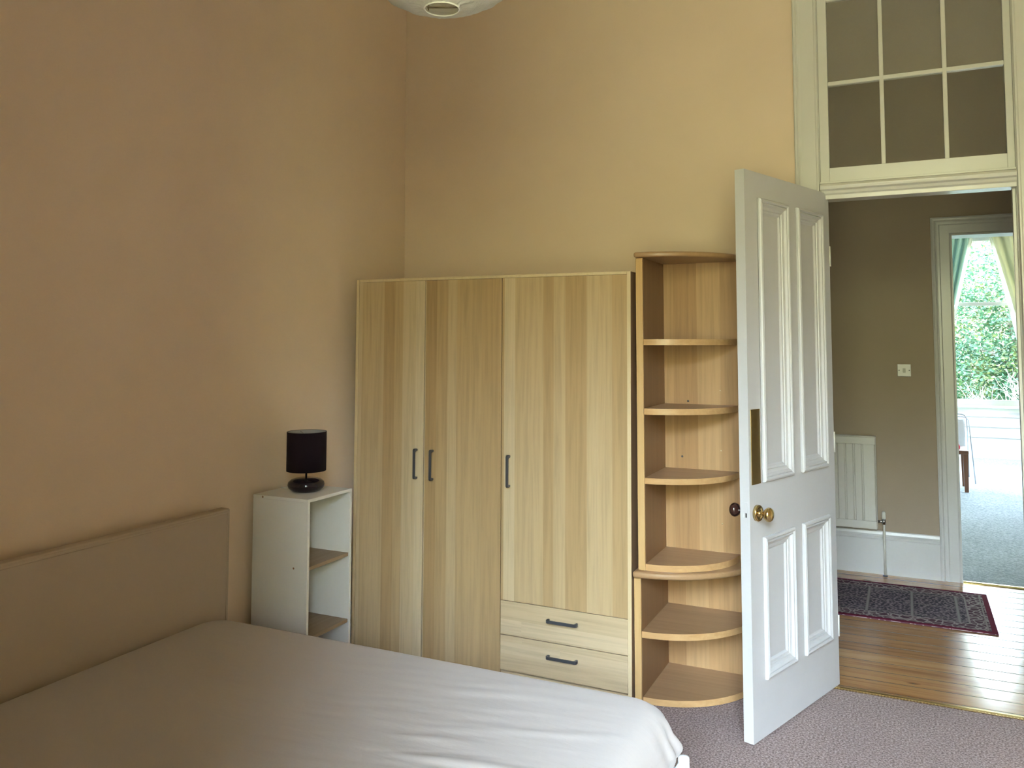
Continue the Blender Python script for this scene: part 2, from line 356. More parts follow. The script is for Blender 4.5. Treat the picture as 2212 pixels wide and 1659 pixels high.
# frame boards as boxes around recessed panels
def dbox(u0,u1,z0,z1,y0=0,y1=T): door.box(u0,u1,y0,y1,z0,z1)
dbox(0,.100,0,DH); dbox(.690,DWid,0,DH); dbox(.354,.436,0,DH)
for (a,b_) in ((.100,.354),(.436,.690)):
    dbox(a,b_,0,.209); dbox(a,b_,.743,.952); dbox(a,b_,2.063,DH); dbox(a,b_,.209,.743,.014,T-.014); dbox(a,b_,.952,2.063,.014,T-.014)
d=door.build('door_1',M_door); S(d); d.location=Pl; d.rotation_euler=(0,0,ang)
prof_m=[(0,.0),(.000,.008),(.003,.013),(.009,.015),(.014,.012),(.016,.008),(.020,.011),(.024,.010),(.030,.001),(.038,-.002),(.042,-.002),(.044,-.006),(.052,-.007),(.056,-.011),(.060,-.0135)]
for (a,b_,z0,z1) in ul:
    for side in (0,1):
        mm=MB(); 
        if side==0: mm.sweep(a,b_,z0,z1,prof_m,lambda u,v,h:(u,-h,v))
        else: mm.sweep(a,b_,z0,z1,prof_m,lambda u,v,h:(u,T+h,v))
        mm.build('panel_moulding',M_door,d)
# finger plate, knobs, latch plate
bx(.016,.088,-.0025,-.0002,.950,1.236).build('finger_plate',M_brass,d,bevel=.0012)
kz=.842; ku=.052
kb=MB(); kb.lathe([(0,-.0),(.031,-.0),(.031,-.010),(.029,-.013),(.022,-.012),(.014,-.010),(.008,-.012),(.0075,-.026),(.0085,-.030),(.015,-.034),(.023,-.040),(.027,-.048),(.0265,-.055),(.022,-.061),(.012,-.065),(0,-.066)],(ku,-.0003,kz),40,'y')
o=kb.build('door_knob',M_brass,d); o['label']='polished brass knob on round rose'
kb=MB(); kb.lathe([(0,0),(.026,0),(.026,.004),(.012,.006),(.008,.012),(.008,.028),(.014,.034),(.023,.040),(.027,.050),(.026,.058),(.020,.065),(.010,.069),(0,.070)],(ku,T+.0003,kz),40,'y')
o=kb.build('door_knob',M_darkknob,d); o['label']='dark brown knob on the far face'
lp=MB(); lp.box(-.0012,-.0002,.008,.032,kz-.055,kz+.045); 
lo=lp.build('latch_plate',M_door,d); 
bx(-.0022,-.0013,.012,.017,kz-.012,kz+.004).build('latch_slot',M_black,lo)
bx(-.006,-.0013,.019,.026,kz-.012,kz+.004).build('latch_bolt',M_white,lo)
# hinges on the hinge edge
for hz in (.25,1.05,1.88):
    hh=MB(); hh.tube([(DWid+.001,-.001,hz-.045),(DWid+.001,-.001,hz+.045)],.004,10); hh.build('hinge',M_cream,d)

# ------------------------------------------------------------------ wardrobe
WX0,WX1,WYF,WYB,WZ=-2.480,-1.063,3.385,3.900,1.803
wr_=empty('wardrobe',(WX1,WYF,0),(0,math.radians(.32),0))
tag(wr_,'large maple-effect wardrobe with three doors and two drawers against back wall','wardrobe')
def wx(x): return x-WX1
car=MB(); t=.016
car.box(wx(WX0),wx(WX0)+t,.0,WYB-WYF,0,WZ); car.box(wx(WX0)+t,-t,.020,WYB-WYF,WZ-t,WZ); car.box(wx(WX0)+t,-t,.02,WYB-WYF,.035,.05)
car.box(wx(WX0)+t,-t,.03,.045,.001,.0345); car.box(wx(WX0)+t,-t,WYB-WYF-.006,WYB-WYF,.05,WZ-t)
for xx in (-2.078,-1.671): car.box(wx(xx)-.008,wx(xx)+.008,.024,WYB-WYF-.006,.05,WZ-t)
car.build('carcass',M_maple_plain,wr_,bevel=.001)
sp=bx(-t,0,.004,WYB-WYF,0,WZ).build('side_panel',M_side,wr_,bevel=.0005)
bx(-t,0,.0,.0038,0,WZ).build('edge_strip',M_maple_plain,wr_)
bx(wx(-2.462),-.017,.001,.0195,1.7915,WZ+.001).build('top_strip',M_maple_plain,wr_)
bx(wx(-1.668),-.017,.003,.018,.001,.040).build('plinth',M_maple_h,wr_)
def handle(parent,x,z,vert=True,ln=.138):
    m=MB(); h=ln/2; ww=.0062
    pr=[(-h,-.001),(-h-.003,-.010),(-h-.002,-.022),(-h+.003,-.027),(h-.003,-.027),(h+.002,-.022),(h+.003,-.010),(h,-.001),(h-.008,-.001),(h-.010,-.016),(h-.014,-.0215),(-h+.014,-.0215),(-h+.010,-.016),(-h+.008,-.001)]
    if vert: vs=lambda s:[(x+s,b_,z+a) for a,b_ in pr]
    else: vs=lambda s:[(x+a,b_,z+s) for a,b_ in pr]
    n=len(pr); m.add(vs(-ww)+vs(ww),[(i,(i+1)%n,n+(i+1)%n,n+i) for i in range(n)]+[(0,1,6,7),(0,7,8,13)][:0])
    # side faces split into quads
    q=[(0,1,12,13),(1,2,12),(2,3,11,12),(3,4,10,11),(4,5,9,10),(5,6,9),(6,7,8,9)]
    m.f += [list(f) for f in q]+[[n+i for i in f][::-1] for f in q]; m.sm += [False]*(2*len(q))
    return m.build('handle',M_handle,parent,bevel=.0014)
def wdoor(x0,x1,z0,z1,hx,off,name='door',horiz=False,hz=.921,skew=0):
    m=MB(); a,b_=wx(x0),wx(x1)
    m.add([(a,0,z0),(b_+skew,0,z0),(b_+skew,.018,z0),(a,.018,z0),(a,0,z1),(b_,0,z1),(b_,.018,z1),(a,.018,z1)],[(0,3,2,1),(4,5,6,7),(0,1,5,4),(1,2,6,5),(2,3,7,6),(3,0,4,7)])
    o=m.build(name,M_maple_h if horiz else M_maple,wr_,bevel=.001)
    handle(o,wx(hx),hz,not horiz); return o
# in front of the carcass edge by a hair
wdoor(-2.462,-2.0815,.012,1.7905,-2.118,0,skew=-.003)
wdoor(-2.0765,-1.673,.012,1.7905,-2.030,0)
wdoor(-1.669,-1.0775,.350,1.7905,-1.630,0)
wdoor(-1.670,-1.0795,.201,.3475,-1.370,0,'drawer',True,.294)
wdoor(-1.670,-1.0795,.047,.1975,-1.370,0,'drawer',True,.141)

# ------------------------------------------------------------------ quarter-round corner shelving
cs=empty('corner_shelf_unit',(-1.055,3.86,0)); tag(cs,'tall oak-effect quarter-round shelf unit between wardrobe and open white door','shelf unit')
ox,oy=-1.055,3.86
def q(cx,cy,rx,ry,x0,y1,n=28,flat=0.0):
    # quarter ellipse from (cx, cy-ry) round to (cx+rx, cy)
    pts=[(x0-ox,y1-oy)]
    if x0<cx: pts.append((x0-ox,cy-ry-oy))
    for i in range(n+1):
        a=PI/2*i/n; pts.append((cx+rx*math.sin(a)-ox,cy-ry*math.cos(a)-oy))
    if y1>cy: pts.append((cx+rx-ox,y1-oy))
    return pts
# lower carcass
bx(-1.0555-ox,-1.026-ox,3.415-oy,3.855-oy,0,.522).build('side_panel',M_oak_d,cs)
bx(-1.0555-ox,-1.026-ox,3.404-oy,3.4148-oy,0,.522).build('edge_strip',M_oak_e,cs,bevel=.002)
bx(-1.0258-ox,-.612-ox,3.836-oy,3.855-oy,.001,.522).build('back_panel',M_oak_p,cs)
def shelf(cx,cy,r1,r2,z0,z1,x0=None,name='shelf'):
    o=MB().prism(q(cx,cy,r1,r2,cx if x0 is None else x0,cy),z0,z1).build(name,M_oak_s,cs)
    # nosing strip round the curved front
    pts=q(cx,cy,r1,r2,cx,cy)[1:]; nt_=.0012; ins=[]
    P=[Vector((a,b_)) for a,b_ in pts]; outp=[]
    for i,p in enumerate(P):
        d_=(P[min(i+1,len(P)-1)]-P[max(i-1,0)]).normalized(); nn=Vector((d_.y,-d_.x)); outp.append(p+nn*nt_)
    m=MB(); n=len(P)
    vs=[(p.x,p.y,z0) for p in P]+[(p.x,p.y,z1) for p in P]+[(p.x,p.y,z0) for p in outp]+[(p.x,p.y,z1) for p in outp]
    fs=[(2*n+i,2*n+i+1,3*n+i+1,3*n+i) for i in range(n-1)]+[(i,2*n+i,2*n+i+1,i+1)[::-1] for i in range(n-1)]+[(n+i,n+i+1,3*n+i+1,3*n+i)[::-1] for i in range(n-1)]+[(0,n,3*n,2*n),(n-1,2*n-1,4*n-1,3*n-1)]
    m.add(vs,fs); m.build('nosing',M_oak_n,o)
    return o
shelf(-1.0255,3.8355,.405,.412,.004,.030)
shelf(-1.0255,3.8355,.405,.422,.274,.300)
# middle slab with rounded front
MB().prism(q(-1.0555,3.858,.474,.478,-1.0555,3.858,36),.5225,.549).build('middle_slab',M_oak_s,cs,bevel=.010,seg=4)
# upper carcass
bx(-1.038-ox,-1.008-ox,3.421-oy,3.768-oy,.5495,1.861).build('side_panel',M_oak_d,cs)
bx(-1.038-ox,-1.008-ox,3.410-oy,3.4208-oy,.5495,1.861).build('edge_strip',M_oak_e,cs,bevel=.002)
bx(-1.0078-ox,-.655-ox,3.749-oy,3.768-oy,.5495,1.861).build('back_panel',M_oak_p,cs)
for z0,z1 in ((.5495,.576),(.907,.932),(1.196,1.222),(1.489,1.514)): shelf(-1.0075,3.7485,.328,.332,z0,z1)
MB().prism(q(-1.040,3.770,.40,.385,-1.040,3.770,36),1.8615,1.884).build('top_slab',M_oak_s,cs,bevel=.009,seg=4)
for (x,y,z,m) in ((-.755,3.7487,1.285,M_oak_e),(-.755,3.7487,1.02,M_oak_e),(-.755,3.7487,.70,M_oak_e)):
    b=MB(); b.lathe([(0,-.003),(.003,-.002),(.0035,0)],(x-ox,y-oy,z),12,'y'); b.build('shelf_peg_hole',M_maple_plain,cs)
for (x,y,z) in ((-.9,3.7487,1.235),(-.93,3.7487,.985),(-.90,3.8357,.245)):
    b=MB(); b.lathe([(0,-.0025),(.004,-.002),(.005,0)],(x-ox,y-oy,z),12,'y'); b.build('cam_bolt',M_handle,cs)

# ------------------------------------------------------------------ white bedside shelf tower and lamp
ux0,ux1,uy0,uy1,uz=-2.520,-2.228,2.738,3.036,.857
bu=empty('bedside_shelf_tower',(ux0,uy0,0)); tag(bu,'narrow white open shelf tower with two brown shelves beside headboard','shelf unit')
wdt,dpt=ux1-ux0,uy1-uy0; tt=.0135
m=MB(); m.box(0,wdt,0,tt,0,uz-tt); m.build('side_panel',M_unit,bu,bevel=.0008)
m=MB(); m.box(0,wdt,dpt-tt,dpt,0,uz-tt); m.build('side_panel',M_unit,bu,bevel=.0008)
bx(0,wdt,0,dpt,uz-tt+.0002,uz).build('top_panel',M_unit,bu,bevel=.0008)
bx(0,.006,tt+.0002,dpt-tt-.0002,.02,uz-tt).build('back_panel',M_unit,bu)
for z in (.02,.282,.566): bx(.0062,wdt-.006,tt+.0002,dpt-tt-.0002,z,z+.0145).build('shelf',M_unitshelf,bu,bevel=.0008)
for (x,z) in ((.052,.850),(.222,.573),(.222,.289)):
    b=MB(); b.lathe([(0,-.0006),(.004,-.0005),(.0045,.0)],(x,-.0001,z),12,'y'); b.build('screw_cap',M_oak_d,bu)
lb=empty('table_lamp',(-2.368,2.895,uz+.0003)); tag(lb,'small table lamp with black drum shade and glossy pebble base on white tower','lamp')
M_shade=mat('black_purple_fabric',(.012,.006,.010),.85,spec=.15); bump(M_shade,noise_n(M_shade,objco(M_shade,(1,1,3)),300,2),.2,.001)
M_shin=mat('grey_lining',(.35,.34,.30),.8)
M_ceram=mat('black_glazed_ceramic',(.010,.006,.012),.12,spec=.6)
b=MB(); b.lathe([(0,0),(.048,0),(.062,.004),(.075,.016),(.079,.028),(.076,.040),(.064,.050),(.045,.056),(.02,.058),(0,.058)],(0,0,0),56); b.build('base',M_ceram,lb)
b=MB(); b.tube([(0,0,.057),(0,0,.115)],.0045,14); b.build('stem',M_chrome,lb)
sh=MB(); sh.lathe([(.0835,.088),(.0845,.088),(.0845,.256),(.0835,.256)],(0,0,0),64); so=sh.build('lamp_shade',M_shade,lb)
b=MB(); b.lathe([(.0833,.090),(.0833,.2545)],(0,0,0),64); b.build('shade_lining',M_shin,so)
b=MB(); 
for k in range(3):
    a=2*PI*k/3+.5; b.tube([(.012*math.cos(a),.012*math.sin(a),.238),(.083*math.cos(a),.083*math.sin(a),.250)],.0012,6)
b.lathe([(.011,.236),(.013,.236),(.013,.240),(.011,.240),(.011,.236)],(0,0,0),20); b.build('shade_ring',M_chrome,so)
b=MB(); b.lathe([(0,.11),(.012,.11),(.014,.15),(.024,.18),(.030,.205),(.026,.228),(.012,.240),(0,.242)],(0,0,0),24); b.build('bulb',M_plastic,lb)
cw=MB(); cw.tube([(-.07,-.01,.006),(-.095,.0,.004),(-.125,.006,.003),(-.146,.01,.003)],.0022,8); cw.build('cord',M_plastic,lb)

# ------------------------------------------------------------------ bed
M_head=mat('taupe_upholstery',(.47,.385,.29),.85,spec=.2); bump(M_head,noise_n(M_head,objco(M_head),500,2),.25,.001)
M_frame=mat('white_bed_frame_lacquer',(.75,.78,.80),.3)
M_sheet=mat('cream_white_cotton_sheet',(.47,.425,.39),.8,spec=.2)
try: B(M_sheet).inputs['Sheen Weight'].default_value=.15
except Exception: pass
vv=objco(M_sheet,(.9,3.5,1),(0,0,.25)); g=noise_n(M_sheet,vv,9,5,.55,.5); bump(M_sheet,g,.12,.01)
bed=empty('bed',(-2.5,1.80,0)); tag(bed,'double bed with taupe upholstered headboard and white frame','bed')
hb_=MB(); hb_.box(0-.018,.032,-.72,.755,.08,.836); hb_.build('headboard',M_head,bed,bevel=.008,seg=3)
pp=MB(); 
pp.sweep(-.712,.747,.088,.828,[(0,0),(.002,.0025),(.005,.003),(.008,.0025),(.010,0)],lambda u,v,h:(.0322+h,u,v)); pp.build('piping',M_head,bed)
fr_=MB(); fr_.box(.034,1.870,.620,.648,.12,.27); fr_.build('side_rail',M_frame,bed,bevel=.004)
fr_=MB(); fr_.box(.034,1.870,-.648,-.620,.12,.27); fr_.build('side_rail',M_frame,bed,bevel=.004)
fr_=MB(); fr_.box(1.872,1.900,-.630,.630,.12,.292); fr_.build('foot_rail',M_frame,bed,bevel=.005)
sl=MB()
for i in range(12): x=.12+i*.15; sl.box(x,x+.07,-.6195,.6195,.235,.25)
sl.build('slat',M_maple_plain,bed)['kind']='stuff'
for (x,y) in ((1.886,.647),(1.886,-.647)):
    b=MB(); b.lathe([(0,0),(.0165,0),(.0165,.297),(.015,.301),(.010,.3035),(0,.304)],(x,y,0),28); b.build('leg',M_frame,bed)
for (x,y) in ((.06,.634),(.06,-.634)):
    b=MB(); b.box(x-.02,x+.02,y-.013,y+.013,0,.12); b.build('leg',M_frame,bed,bevel=.002)
bx(.040,1.835,-.605,.615,.2505,.43).build('mattress',M_sheet,bed,bevel=.05,seg=4)
# fitted sheet
def sheet():
    x0,x1,y0,y1=-2.464,-.640,1.15,2.485; ztop=.452; zbot=.285; Rp=.11; re=.075
    cx,cy=(x0+x1)/2,(y0+y1)/2; hx,hy=(x1-x0)/2,(y1-y0)/2
    NA=720
    def contour(ins):
        ax,ay=hx-ins,hy-ins; r=max(Rp-ins*.6,.004); r=min(r,ax,ay); pts=[]
        # fixed arc share so rings line up
        segs=[]; per=[]
        base_ax,base_ay,br=hx,hy,Rp
        lens=[2*(base_ay-br),PI/2*br*2.2,2*(base_ax-br),PI/2*br*2.2]*2
        tot=sum(lens); 
        for k in range(NA):
            s=tot*k/NA; i=0
            while s>lens[i]: s-=lens[i]; i+=1
            f=s/lens[i]
            if i==0: p=(ax,-(ay-r)+2*(ay-r)*f); 
            elif i==1: a=PI/2*f; p=(ax-r+r*math.cos(a),ay-r+r*math.sin(a))
            elif i==2: p=((ax-r)-2*(ax-r)*f,ay)
            elif i==3: a=PI/2+PI/2*f; p=(-(ax-r)+r*math.cos(a),ay-r+r*math.sin(a))
            elif i==4: p=(-ax,(ay-r)-2*(ay-r)*f)
            elif i==5: a=PI+PI/2*f; p=(-(ax-r)+r*math.cos(a),-(ay-r)+r*math.sin(a))
            elif i==6: p=(-(ax-r)+2*(ax-r)*f,-ay)
            else: a=1.5*PI+PI/2*f; p=(ax-r+r*math.cos(a),-(ay-r)+r*math.sin(a))
            pts.append((cx+p[0],cy+p[1]))
        return pts
    rings=[]
    nb=12
    for j in range(nb): # skirt
        f=j/nb; z=zbot+(ztop-re-zbot)*f; rings.append((.010*(1-f)-.012*math.sin(PI*f),z))
    for j in range(14):
        a=PI/2*j/13; rings.append((re-re*math.cos(a),ztop-re+re*math.sin(a)))
    ins=re; k=0
    while ins<hy-.02: ins+=.012; rings.append((min(ins,hy-.012),ztop))
    vs=[]
    for (ins,z) in rings:
        for (px,py) in contour(ins):
            P=Vector((px,py,z))
            if z>ztop-.001 or ins>.02:
                wgt=min(1,max(0,(ins-.02)/.12))
                # long soft tension folds, strongest over the middle of the foot half
                mk=math.exp(-((px+1.25)/.42)**2-((py-1.95)/.42)**2)+.12
                u=(px+1.2)*.97+(py-1.9)*.22; v=-(px+1.2)*.22+(py-1.9)*.97
                n1=noise.noise(Vector((u*2.6,v*19,3.1))); n2=noise.noise(Vector((u*6,v*40,9.7)))
                ridge=max(0,n1)**1.5*2.0
                P.z += wgt*(mk*(.0075*ridge+.0022*n2)+.004*noise.noise(Vector((px*1.6,py*1.6,1))))
                P.z += .010*wgt*math.cos((px-cx)/hx*1.3)*math.cos((py-cy)/hy*1.3)-.004*wgt
                lz=noise.noise(Vector((px*2.2,7.7,0)))
            # gathers on the hanging sides near the foot corner
            if z<ztop-.012:
                d=min(1,(ztop-.012-z)/.12); dc=math.exp(-((px-x1)**2+(py-y1)**2)/.06)
                th=math.atan2(py-(y1-.11),px-(x1-.11)); s=px*.7-py*.7
                gth=math.sin(th*11+z*26+2*noise.noise(Vector((s*6,z*9,0))))
                amp=.004+.014*dc
                nv=Vector((px-cx,py-cy,0)); nx=max(-1,min(1,(abs(px-cx)-hx+.12)/.12)) ; ny=max(-1,min(1,(abs(py-cy)-hy+.12)/.12))
                nv=Vector((math.copysign(max(0,nx),px-cx),math.copysign(max(0,ny),py-cy),0))
                if nv.length>0: nv.normalize()
                P += nv*amp*d*(gth*.6+noise.noise(Vector((s*22,z*14,5)))*1.2+.25)
                P += nv*.016*dc*d
            vs.append(P-Vector((-2.5,1.80,0)))
    nr=len(rings); fs=[(i*NA+k,i*NA+(k+1)%NA,(i+1)*NA+(k+1)%NA,(i+1)*NA+k) for i in range(nr-1) for k in range(NA)]
    fs.append(tuple((nr-1)*NA+k for k in range(NA)))
    m=MB(); m.add(vs,fs,True); return m
st=sheet().build('fitted_sheet',M_sheet,None,loc=(-2.5,1.80,0),recalc=True)
tag(st,'pale cream fitted sheet stretched over the mattress, creased at the foot corner','sheet')

# ------------------------------------------------------------------ paper lantern
lc=Vector((-1.036,1.765,2.617)); LR=.28
ln=empty('paper_lantern',lc); tag(ln,'round white paper lantern shade hanging at top edge','lantern')
M_paper2=bpy.data.materials.new('thin_rice_paper'); M_paper2.use_nodes=True
nn=M_paper2.node_tree; pb=nn.nodes['Principled BSDF']; pb.inputs['Base Color'].default_value=(.80,.79,.72,1); pb.inputs['Roughness'].default_value=.85
trn=nn.nodes.new('ShaderNodeBsdfTranslucent'); trn.inputs[0].default_value=(.80,.79,.70,1); mxs=nn.nodes.new('ShaderNodeMixShader'); mxs.inputs[0].default_value=.35
nn.links.new(pb.outputs[0],mxs.inputs[1]); nn.links.new(trn.outputs[0],mxs.inputs[2]); nn.links.new(mxs.outputs[0],nn.nodes['Material Output'].inputs[0])
bump(M_paper2,noise_n(M_paper2,objco(M_paper2,(1,1,.6)),44,5,.65,1.2),.7,.010)
m=MB(); vs=[]; NL=120; NK=160
a0=math.asin(.044/LR)
for i in range(NL+1):
    th=a0+(PI-2*a0)*i/NL        # from the bottom up
    rib=i/NL*20.0; fr0=abs((rib%1)-.5)*2
    for k in range(NK):
        ph=2*PI*k/NK
        r=LR*(1-.014*(1-fr0**2))+.0025*noise.noise(Vector((math.cos(ph)*6,math.sin(ph)*6,rib*.8)))
        vs.append((r*math.sin(th)*math.cos(ph),r*math.sin(th)*math.sin(ph),-r*math.cos(th)))
m.add(vs,[(i*NK+k,i*NK+(k+1)%NK,(i+1)*NK+(k+1)%NK,(i+1)*NK+k) for i in range(NL) for k in range(NK)],True)
m.build('paper_shade',M_paper2,ln)
m=MB()
for sgn in (-1,1):
    zz=sgn*LR*math.cos(a0); m=MB(); m.tube([(.044*math.cos(2*PI*k/40),.044*math.sin(2*PI*k/40),zz) for k in range(41)],.0022,8,False); m.build('rim',M_paper,ln)

m=MB(); zz=-LR*math.cos(a0)+.004
m.tube([(-.040,-.006,zz+.004),(.039,.020,zz)],.0013,6); m.tube([(-.036,-.024,zz),(.039,.018,zz)],.0013,6)
for k in range(2): 
    m.tube([((k*2-1)*.040,0,zz),((k*2-1)*.02,0,.18)],.0015,6)
m.build('wire_frame',M_wire,ln)
m=MB(); m.tube([(0,0,.10),(0,0,ZC-lc.z-.03)],.003,8); m.build('cord',M_plastic,ln)
m=MB(); m.lathe([(0,-.03),(.045,-.03),(.050,-.012),(.050,-.0005),(0,-.0005)],(0,0,ZC-lc.z),32); m.build('ceiling_rose',M_plastic,ln)
m=MB(); m.lathe([(0,-.02),(.03,.0),(.034,.03),(.02,.07),(.014,.10),(0,.10)],(0,0,0),24); m.build('bulb',M_plastic,ln)

# ------------------------------------------------------------------ hallway
HX0,HX1,HY0,HY1=-2.6,3.4,YW+WT,5.98
S(bx(HX0,HX1,YW-.006,HY1+.2,-.12,0).build('floor_hall',M_pine))
S(bx(HX0,HX1,HY0,HY1+.2,ZC,ZC+.12).build('ceiling_hall',M_ceil))
FX0,FX1,FZ=.282,1.085,2.184; FWT=.16
m=MB(); m.box(HX0,FX0-.02,HY1,HY1+FWT,0,ZC); m.box(FX1+.02,HX1,HY1,HY1+FWT,0,ZC); m.box(FX0-.02,FX1+.02,HY1,HY1+FWT,FZ+.02,ZC)
S(m.build('wall_hall_far',M_hall))
m=MB(); m.box(HX0-.12,HX0,HY0-.0,HY1+FWT,0,ZC); S(m.build('wall_hall_left',M_hall))
m=MB(); m.box(HX1,HX1+.12,HY0-.0,HY1+FWT,0,ZC); S(m.build('wall_hall_right',M_hall))
m=MB(); m.box(XR+.15,HX1,YW,YW+WT,0,ZC); S(m.build('wall_hall_near',M_hall))
prof_b=[(0,0),(0,.022),(.010,.026),(.020,.024),(.026,.016),(.034,.020),(.046,.020),(.052,.013),(.060,.013),(.104,.013),(.112,.018),(.121,.018),(.121,0)]
m=MB(); m.sweep(FX0-.121,FX1+.121,0,FZ+.121,prof_b,lambda u,v,h:(u,HY1-.0005-h,v),closed=False); S(m.build('trim_5',M_white))
m=MB(); m.box(FX0-.02,FX0,HY1-.004,HY1+FWT+.004,0,FZ+.02); m.box(FX1,FX1+.02,HY1-.004,HY1+FWT+.004,0,FZ+.02); m.box(FX0,FX1,HY1-.004,HY1+FWT+.004,FZ,FZ+.02)
S(m.build('trim_6',M_white,bevel=.0015))
m=MB(); m.sweep(FX0-.121,FX1+.121,0,FZ+.121,prof_b,lambda u,v,h:(u,HY1+FWT+.0005+h,v),closed=False); S(m.build('trim_7',M_white))
skirt('baseboard_hall',HX0+.001,FX0-.122,HY1,.275,-1,M_white,.024)
skirt('baseboard_hall_right',FX1+.122,HX1-.001,HY1,.275,-1,M_white,.024)
m=MB(); m.prism([(HY1-.02,.0005),(HY1-.02,.004),(HY1-.005,.009),(HY1+.012,.009),(HY1+.02,.004),(HY1+.02,.0005)],FX0+.001,FX1-.001,'x'); S(m.build('trim_8',M_brass))
# light switch
ls=empty('light_switch',(-.0165,HY1-.0003,1.319)); tag(ls,'square white light switch with single rocker on taupe hall wall','light switch')
m=MB(); m.box(-.040,.040,-.009,0,-.040,.040); m.build('switch_plate',M_plastic,ls,bevel=.003)
m=MB(); m.box(-.008,.008,-.013,-.0092,-.015,.013); m.build('rocker',mat('grey_rocker',(.45,.44,.40),.4),ls,bevel=.0015)
for s in (-1,1):
    b=MB(); b.lathe([(0,-.0008),(.003,-.0006),(.0035,0)],(s*.030,-.0092,0),12,'y'); b.build('screw',M_handle,ls)
# radiator
ra=empty('radiator',(-1.20,5.875,.30)); tag(ra,'white ribbed panel radiator on the hall wall','radiator')
RW,RH=1.0,.585
pts=[(0,.012)]; pitch=.0515; x=.04
pts.append((.006,.002)); pts.append((.030,.002))
while x<RW-.05:
    pts += [(x,.002),(x+.0035,.008),(x+.0105,.008),(x+.014,.002)]; x+=pitch
pts += [(RW-.006,.002),(RW,.012),(RW,.020),(0,.020)]
m=MB(); m.prism(pts,.050,RH-.045,'z'); m.box(0.0,RW,.002,.020,0,.0499); m.box(0,RW,.002,.020,RH-.0449,RH); m.build('panel',M_rad,ra,bevel=.002)
m=MB(); m.box(0.002,RW-.002,.0205,.075,RH-.008,RH+.006); 
m.box(-.004,-.0005,.004,.075,.004,RH+.004); m.box(RW+.0005,RW+.004,.004,.075,.004,RH+.004); m.build('grille_cover',M_rad,ra,bevel=.001)
for x in (.2,.8): bx(x,x+.04,.0755,.1045,.1,.5).build('wall_bracket',M_rad,ra)
m=MB(); m.tube([(RW+.0045,.045,.045),(RW+.040,.045,.045)],.009,12); m.tube([(RW+.040,.045,.028),(RW+.040,.045,.062)],.012,14); vo=m.build('valve',M_chrome,ra)
m=MB(); m.lathe([(0,.0),(.011,.0),(.012,.006),(.0115,.040),(.008,.048),(0,.050)],(RW+.040,.045,.0625),20); m.build('valve_cap',M_plastic,vo)
m=MB(); m.tube([(RW+.040,.045,-.2995),(RW+.040,.045,.0275)],.0075,14); m.build('pipe',M_rad,ra)
m=MB(); m.lathe([(.0082,.0),(.016,.0),(.014,.006),(.0082,.008)],(RW+.040,.045,-.2995),20); m.build('pipe_collar',M_handle,ra)
# rug
M_rug=mat('oriental_rug',(.1,.08,.1),.95,spec=.05)
def rugm(m):
    t=N(m,'ShaderNodeTexCoord'); s=N(m,'ShaderNodeSeparateXYZ'); L(m,t.outputs['Object'],s.inputs[0])
    # object origin is the rug's centre; half size 0.60 x 0.372
    ax=math_n(m,'SUBTRACT',.60,math_n(m,'ABSOLUTE',s.outputs['X'])); ay=math_n(m,'SUBTRACT',.372,math_n(m,'ABSOLUTE',s.outputs['Y']))
    e=math_n(m,'MINIMUM',ax,ay)
    v=t.outputs['Object']
    vo=N(m,'ShaderNodeTexVoronoi',feature='DISTANCE_TO_EDGE'); vo.inputs['Scale'].default_value=26; L(m,v,vo.inputs['Vector'])
    orn=ramp(m,vo.outputs['Distance'],[(.04,(.36,.30,.28)),(.12,(.10,.055,.07))])
    wv=N(m,'ShaderNodeTexVoronoi'); wv.inputs['Scale'].default_value=64; L(m,v,wv.inputs['Vector'])
    field=ramp(m,wv.outputs['Distance'],[(.25,(.045,.045,.055)),(.5,(.10,.075,.09)),(.62,(.24,.19,.20))])
    # panels in the field
    px=math_n(m,'PINGPONG',math_n(m,'ADD',s.outputs['X'],.03),.115); line=ramp(m,px,[(.004,(.27,.25,.23)),(.012,(0,0,0))])
    py=math_n(m,'PINGPONG',math_n(m,'ADD',s.outputs['Y'],.0),.105); line2=ramp(m,py,[(.003,(.20,.18,.17)),(.010,(0,0,0))])
    field=mixc(m,mixc(m,field,line,1.0,'LIGHTEN'),line2,1.0,'LIGHTEN')
    isb=math_n(m,'LESS_THAN',e,.125); c=mixc(m,field,orn,isb)
    for a,b_,col in ((.118,.128,(.30,.26,.24)),(.040,.048,(.28,.24,.22)),(0,.028,(.15,.022,.045))):
        k=math_n(m,'MULTIPLY',math_n(m,'GREATER_THAN',e,a),math_n(m,'LESS_THAN',e,b_)); c=mixc(m,c,col,k)
    L(m,c,B(m).inputs['Base Color']); bump(m,noise_n(m,v,260,2),.6,.004)
rugm(M_rug)
rug=bx(-.60,.60,-.372,.372,0,.008).build('rug',M_rug,None,bevel=.002,loc=(-.210,5.355,.0003)); tag(rug,'dark patterned rug with a wine-red border on the pine boards','rug')

